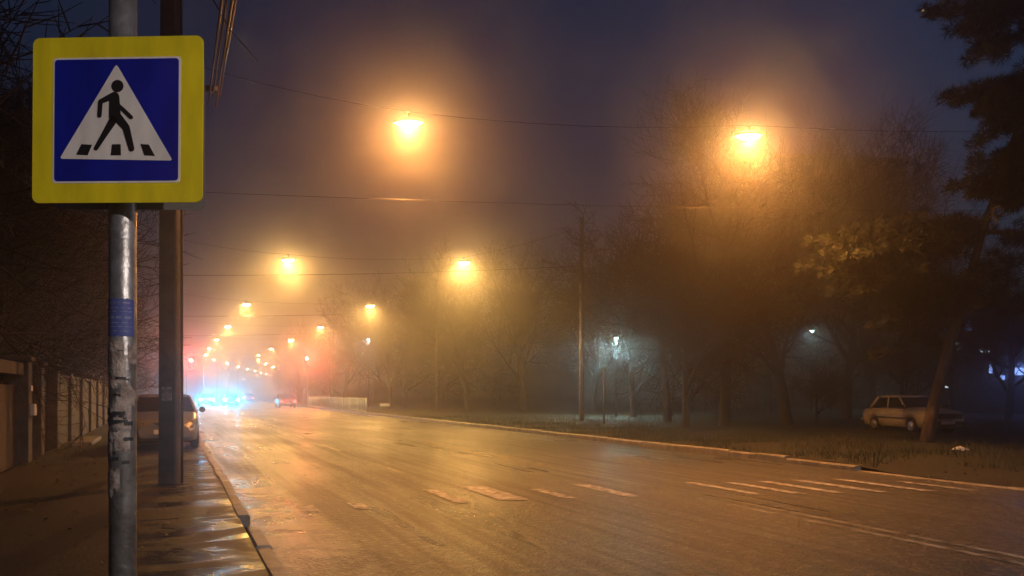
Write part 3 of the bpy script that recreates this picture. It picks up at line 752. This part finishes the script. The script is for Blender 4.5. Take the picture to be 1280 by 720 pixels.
right = [ # photo x, depth, variant, scale, label
 (905, 36, 0, 1.12, 'broad dark bare tree standing nearest the right lamp on the verge'),
 (985, 36, 2, 1.15, 'dark bare tree with low forks beside the small white park lamp'),
 (835, 40, 1, 1.12, 'bare tree between the cyan park lamp and the broad dark tree'),
 (792, 47, 3, 1.2, 'spreading bare tree right beside the cyan park lamp'),
 (1058, 44, 0, 1.2, 'tall bare tree before the block of flats'),
 (585, 66, 2, 1.15, 'faint forked bare tree in the orange glow left of the tall pole'),
 (552, 74, 1, 1.1, 'faint slim bare tree left beside the forked one in the glow'),
 (655, 68, 0, 1.1, 'hazy bare tree just left of the tall verge pole'),
 (505, 74, 3, 1.2, 'small hazy bare tree near the end of the white railing'),
 (487, 72, 2, 1.0, 'tall hazy bare tree behind the railing end'),
 (1092, 50, 0, 1.45, 'tall dense bare tree standing against the block of flats'),
 (858, 33, 3, 1.0, 'low dense bare tree left of the broad dark tree'),
 (1125, 40, 3, .8, 'low bare tree behind the roof of the beige saloon'),
 (1020, 36, 3, .42, 'small thin sapling in front of the bluish park glow'),
 (742, 60, 0, 1.0, 'pale bare tree behind the tall verge pole'),
 (960, 56, 1, 1.3, 'hazy bare tree far behind the right lamp'),
 (880, 62, 2, 1.25, 'very hazy bare tree deep in the park'),
 (1190, 47, 1, 1.0, 'bare tree behind the dark sedan'),
 (1260, 42, 3, 1.2, 'bare tree at the right edge before the blue lights'),
]
for x, d, v, sc, lab in right:
    tree(v, ((x-640)/1000*d, d, .08), rt.uniform(0, 6.28), sc, lab, 'bare trees of the right verge')
for i in range(9):
    tree(i % 4, P(17.5+rt.uniform(-1, 4), 92+i*13), rt.uniform(0, 6.28), rt.uniform(.85, 1.1), f'fog blurred bare tree, {ORD[i]} of the far row right of the road', 'far bare trees right of the road')
left = [
 (-5.2, 11.5, 0, 1.1, 'nearest black bare tree towering behind the left wall'),
 (-5.2, 17.5, 1, .9, 'dark bare tree behind the gate in the left wall'),
 (-4.3, 23.0, 2, .8, 'dark bare tree just behind the wall opposite the silver sedan'),
 (-5.6, 29, 0, .8, 'dark bare tree behind the far gate pillar'),
 (-4.6, 34, 3, .9, 'spreading bare tree behind the wall beyond the silver sedan'),
 (-5.8, 40, 2, .8, 'hazy bare tree behind the end of the left wall'),
 (-7.5, 14, 3, 1.5, 'black spreading bare tree behind the gabled house corner'),
 (-4.4, 47, 1, .8, 'hazy bare tree beside the wall farther down'),
 (-8, 24, 1, 1.35, 'tall bare tree between the two left houses'),
 (-11, 30, 0, 1.3, 'tall bare tree deep behind the left houses'),
 (-8.2, 9.0, 2, 1.0, 'black bare tree behind the wall close to the sign'),
]
rt = random.Random(5)
for n, s, v, sc, lab in left: tree(v, P(n, s, .08), rt.uniform(0, 6.28), sc, lab, 'bare trees on the left side')
for i in range(8):
    tree((i+1) % 4, P(-6+rt.uniform(-1.5, .5), 62+i*14), rt.uniform(0, 6.28), rt.uniform(.7, .9), f'fog blurred bare tree, {ORD[i]} of the far row left of the road', 'far bare trees left of the road')

# leaning pine on the right
def clump(mb, c, r, rnd, n=210):
    for i in range(n):
        d = Vector((rnd.gauss(0,1), rnd.gauss(0,1), rnd.gauss(0,.8))).normalized()
        p = c + d*r*rnd.uniform(.15, .6); q = p + (d + Vector((rnd.uniform(-.5,.5), rnd.uniform(-.5,.5), rnd.uniform(-.2,.5)))).normalized()*r*rnd.uniform(.35, .6)
        sd = d.orthogonal().normalized()*.013
        mb.face([p-sd, p+sd, q])
def pine(label, loc, trunk, r0, branches, seed, tuft=.34):
    rnd = random.Random(seed); t = thing('pine_tree', label, 'tree', loc)
    L = Vector(loc); b = MB(); tp = [Vector(p)-L for p in trunk]; k = len(tp)
    b.tube(tp, [r0*(1-.7*i/(k-1))*(1.25 if i == 0 else 1) for i in range(k)], k=14); tk = b.build('trunk', M['pbark'], t)
    lb = MB(); cr = MB()
    for (i, tip, dens, sub) in branches:
        a = tp[i]; e = Vector(tip)-L; mid = a.lerp(e, .5)+Vector((0, rnd.uniform(-.4,.4), rnd.uniform(-.1, .45)))
        pts = []
        for q in range(9):
            u = q/8; pts.append(a*(1-u)**2 + mid*2*u*(1-u) + e*u*u)
        lb.tube(pts, [.075*(1-.8*q/8) for q in range(9)], k=6)
        Ln = (e-a).length
        for q in range(int(Ln*dens)):
            u = rnd.uniform(.25, 1)**.8; j = min(int(u*8), 7); p = pts[j].lerp(pts[j+1], u*8-j)
            off = Vector((rnd.gauss(0, sub), rnd.gauss(0, sub*1.3), rnd.gauss(0, sub*.55)))*(1.1-.5*u)
            c_ = p+off; lb.tube([p, p.lerp(c_, .6)+Vector((0,0,-.05)), c_], [.02,.014,.008], k=3, cap=False)
            clump(cr, c_, tuft*rnd.uniform(.7, 1.25), rnd)
    lb.build('limbs', M['pbark'], tk); cr.build('crown', M['needle'], t, fix=False)
D = 23.5
pine('leaning pine with rough trunk before the parked cars and low lit needles', px(1157, 560, D)*1.0,
     [px(1157, 560, D), px(1168, 500, D), px(1187, 430, D-.2), px(1207, 365, D-.2), px(1228, 290, D), px(1262, 190, D), px(1305, 60, D), px(1330, -60, D)], .17,
     [(4, px(1038, 303, D-2.2), 9, .42), (4, px(1085, 322, D-1.2), 9, .45), (3, px(1050, 372, D-.6), 9, .55), (4, px(1135, 300, D-1.8), 9, .45), (3, px(1095, 410, D+1), 8, .55),
      (4, px(1185, 305, D-2), 9, .42), (3, px(1280, 330, D-1), 8, .5), (3, px(1280, 385, D+.5), 8, .5), (3, px(1180, 385, D-2), 8, .5), (4, px(1300, 290, D), 8, .45), (3, px(1110, 440, D+2), 6, .5), (3, px(1100, 350, D-2), 9, .5), (3, px(1150, 360, D-1.5), 9, .5),
      (3, px(1065, 340, D+1), 9, .5), (4, px(1075, 300, D-.5), 10, .4), (4, px(1060, 318, D-2.6), 10, .4), (3, px(1035, 335, D-1.5), 10, .45), (3, px(1080, 392, D-1), 9, .5), (3, px(1150, 420, D+2), 7, .5), (3, px(1240, 345, D-2), 8, .5), (4, px(1120, 330, D+1.5), 9, .5)], 5, tuft=.33)
D2 = 17.0
pine('near dark pine reaching in from the right edge with black tufted branches', (13.2, D2, .1),
     [(13.2, D2, .1), (13.1, D2, 3), (12.9, D2, 6), (12.7, D2, 8.2), (12.5, D2, 10.2), (12.4, D2, 12)], .24,
     [(4, px(1150, 22, D2), 11, .26), (4, px(1200, 40, D2-.5), 14, .3), (4, px(1225, 70, D2-.3), 14, .3), (4, px(1240, 20, D2), 12, .35), (3, px(1182, 122, D2), 9, .22), (3, px(1215, 140, D2), 9, .22),
      (3, px(1240, 165, D2-.6), 14, .3), (3, px(1235, 130, D2-.6), 14, .3), (3, px(1262, 200, D2-.6), 14, .3), (2, px(1195, 236, D2), 9, .2), (2, px(1225, 200, D2), 9, .25), (2, px(1250, 240, D2), 14, .3), (2, px(1240, 262, D2+.5), 8, .22), (4, px(1250, -20, D2+.4), 8, .3), (3, px(1270, 90, D2+.5), 8, .3)], 9, tuft=.27)

# thin post and small box on the right verge
t = thing('marker_post', 'thin short pole right of the tall concrete pole on the verge', 'post', (4.35, 37.8, .1))
b = MB(); b.tube([(0,0,0),(0,0,2.6)], .05, k=8); b.build('shaft', M['steel'], t); b = MB(); b.lathe([(.055,2.58),(.065,2.62),(.02,2.67)]); b.build('cap', M['steel'], t)
q = px(481, 511, 62)
t = thing('notice_board', 'small pale board standing low among trees beyond the railing end', 'board', (q.x, q.y, .1), R(10))
b = MB(); b.box((0,0,.5), (.75,.04,.22)); b.build('panel', M['box'], t, bevel=.01)
for sx in (-.3, .3):
    b = MB(); b.box((sx,.035,.25), (.05,.03,.5)); b.build('leg', M['steel'], t)

# park lamps
def park_lamp(x, y, d, W, label, col=(.55,.95,1.0)):
    q = px(x, y, d); t = thing('park_lamp', label, 'lamp', (q.x, q.y, .1), 0, 'white park lamps among the trees')
    h = q.z-.1
    b = MB(); b.tube([(0,0,0),(0,0,h*.6),(0,0,h+.1)], [.07,.045,.035], k=8); b.build('post', M['dark'], t)
    b = MB(); b.lathe([(.03,h+.16),(.24,h+.10),(.28,h+.04),(.26,h+.03)]); b.build('shade', M['steel'], t)
    b = MB(); b.lathe([(.13,h+.03),(.15,h-.03),(.08,h-.12),(.02,h-.14)], k=14); b.build('globe', M['park_on'], t)
    light('park_light', 'SPOT', (q.x, q.y, h-.08), W, col, .12, direction=(0,0,-1), cone=179, blend=.1)
park_lamp(770, 422, 47, 3600, 'bright cyan park lamp shining through twigs right of the tall pole')
park_lamp(1014, 414, 60, 350, 'dim white park lamp among trees left of the beige saloon')
park_lamp(1128, 432, 66, 300, 'small faint park lamp above the beige saloon')
park_lamp(461, 424, 80, 900, 'pale park lamp above the railing end under a yellow street lamp', (.8,.9,1))

# block of flats and shop far on the right
t = thing('apartment_block', 'grey block of flats looming in fog behind the right trees', 'building', (30.5, 84, .1), R(8))
bw, bd, bh = 15.5, 12, 24
b = MB(); b.box((0,0,bh/2), (bw,bd,bh)); b.build('wall', M['facade'], t)
b = MB(); b.box((0,0,bh+.25), (bw+.5,bd+.5,.5)); b.box((3,0,bh+1.2), (3,3,1.6)); b.build('roof', M['roof'], t)
for fl in range(8):
    for k in range(5):
        f = MB(); x = -6+k*3; z = 2+fl*3
        f.box((x, -bd/2-.02, z), (1.7,.1,1.6)); fo = f.build('window', M['facade'], t)
        f = MB(); f.box((x, -bd/2-.08, z), (1.5,.03,1.4)); f.build('pane', M['facwin'], fo)
t = thing('shop_building', 'low shop with blue lit windows glimpsed through the pine at right', 'shop', (37, 58, .1), R(-18))
b = MB(); b.box((0,0,3.6), (14,8,7.2)); b.build('wall', M['facade'], t); b = MB(); b.box((0,0,7.35), (14.6,8.6,.3)); b.build('roof', M['roof'], t)
for k, (x, z, w_, h_, m) in enumerate(((-5.4,6.0,.9,.5,'bluewin'),(-4.2,6.1,.6,.7,'bluewin'),(-5.0,4.7,.3,.5,'coolwin'),(-3.4,4.3,.8,.22,'coolwin'),(-2.9,3.1,.3,.6,'bluewin'),(-2.3,2.5,.4,.3,'bluewin'),(-1.2,2.9,.6,.5,'bluewin'),(-5.6,1.9,.3,.2,'coolwin'))):
    f = MB(); f.box((x,-4.02,z), (w_+.16,.1,h_+.16)); fo = f.build('window', M['dark'], t); f = MB(); f.box((x,-4.08,z), (w_,.03,h_)); f.build('pane', M[m], fo)
light('shop_glow', 'SPOT', (33.5, 52.5, 3.2), 120, (.18,.32,1.0), .5, direction=(-.3,-1,-.15), cone=150, blend=.6)

# grass blades on the near verge, fallen leaves
rnd = random.Random(4); gb = MB()
for i in range(26000):
    n = 13.05+abs(rnd.gauss(0, 5)); s = rnd.uniform(6, 46)
    if s < 12 and n < 15: continue
    if noise.noise(Vector((n*.6, s*.6, 9))) < -.15: continue
    p = P(n, s, vz(n, s)-.01); a = rnd.uniform(0, 6.28); h = rnd.uniform(.05, .24); dx = Vector((math.cos(a), math.sin(a), 0))
    gb.face([p-dx*.008, p+dx*.008, p+Vector((rnd.uniform(-.05,.05), rnd.uniform(-.05,.05), h))])
o = gb.build('grass', M['grass'], fix=False); tag(o, 'short damp grass on the right verge', 'grass', kind='stuff')

q = px(1200, 564, 20.3); rnd = random.Random(8); lb = MB()
rows = []
for i in range(7):
    u = i/6; rows.append([(-.22+.44*u, .13*math.sin(math.pi*min(max(u,.08),.92))*math.cos(R(a))+rnd.uniform(-.02,.02), .02+.10*math.sin(math.pi*min(max(u,.08),.92))*max(0,math.sin(R(a)))+rnd.uniform(0,.03)) for a in range(0,181,30)])
lb.grid(rows, smooth=False); o = lb.build('plastic_bag', M['box']); o.location = (q.x, q.y, vz(q.dot(N), q.dot(U))); tag(o, 'small pale crumpled bag lying on the dark verge below the beige car', 'bag')
rnd = random.Random(31); lv = MB()
for i in range(2600):
    n = rnd.choice([rnd.uniform(-2.8, .6), 12.9+abs(rnd.gauss(0, 1.5)), 12.9+abs(rnd.gauss(0, 2.5)), 12.9+abs(rnd.gauss(0, 2.5))]); q = rnd.uniform(3, 34)
    z = PZ if n < .7 else (0 if n < 12.7 else vz(n, q)); a = rnd.uniform(0, 6.28); sz = rnd.uniform(.02, .045)
    c_ = P(n, q, z+.008); d1 = Vector((math.cos(a), math.sin(a), rnd.uniform(-.1,.5)))*sz; d2 = Vector((-math.sin(a), math.cos(a), rnd.uniform(0,.3)))*sz*.6
    lv.face([c_-d1*.2, c_+d2, c_+d1*1.4, c_-d2+Vector((0,0,.01))])
o = lv.build('fallen_leaves', M['leaf'], fix=False); tag(o, 'wet fallen leaves scattered on pavement, gutter and verge', 'leaves', kind='stuff')
# ------------------------------------------------------------------ fog
hz = MB(); hz.box((20, 270, 14.1), (560, 700, 31)); 
hm = bpy.data.materials.new('fog'); hm.use_nodes = True; nt = hm.node_tree; nt.nodes.remove(nt.nodes['Principled BSDF'])
pv = nt.nodes.new('ShaderNodeVolumePrincipled'); pv.inputs['Density'].default_value = FOG; pv.inputs['Anisotropy'].default_value = FOG_G
pv.inputs['Color'].default_value = (.97, .97, .97, 1)
nt.links.new(pv.outputs[0], nt.nodes['Material Output'].inputs['Volume'])
ho = hz.build('haze', hm); ho['kind'] = 'stuff'; ho['label'] = 'thick night fog over the street'; ho['category'] = 'fog'
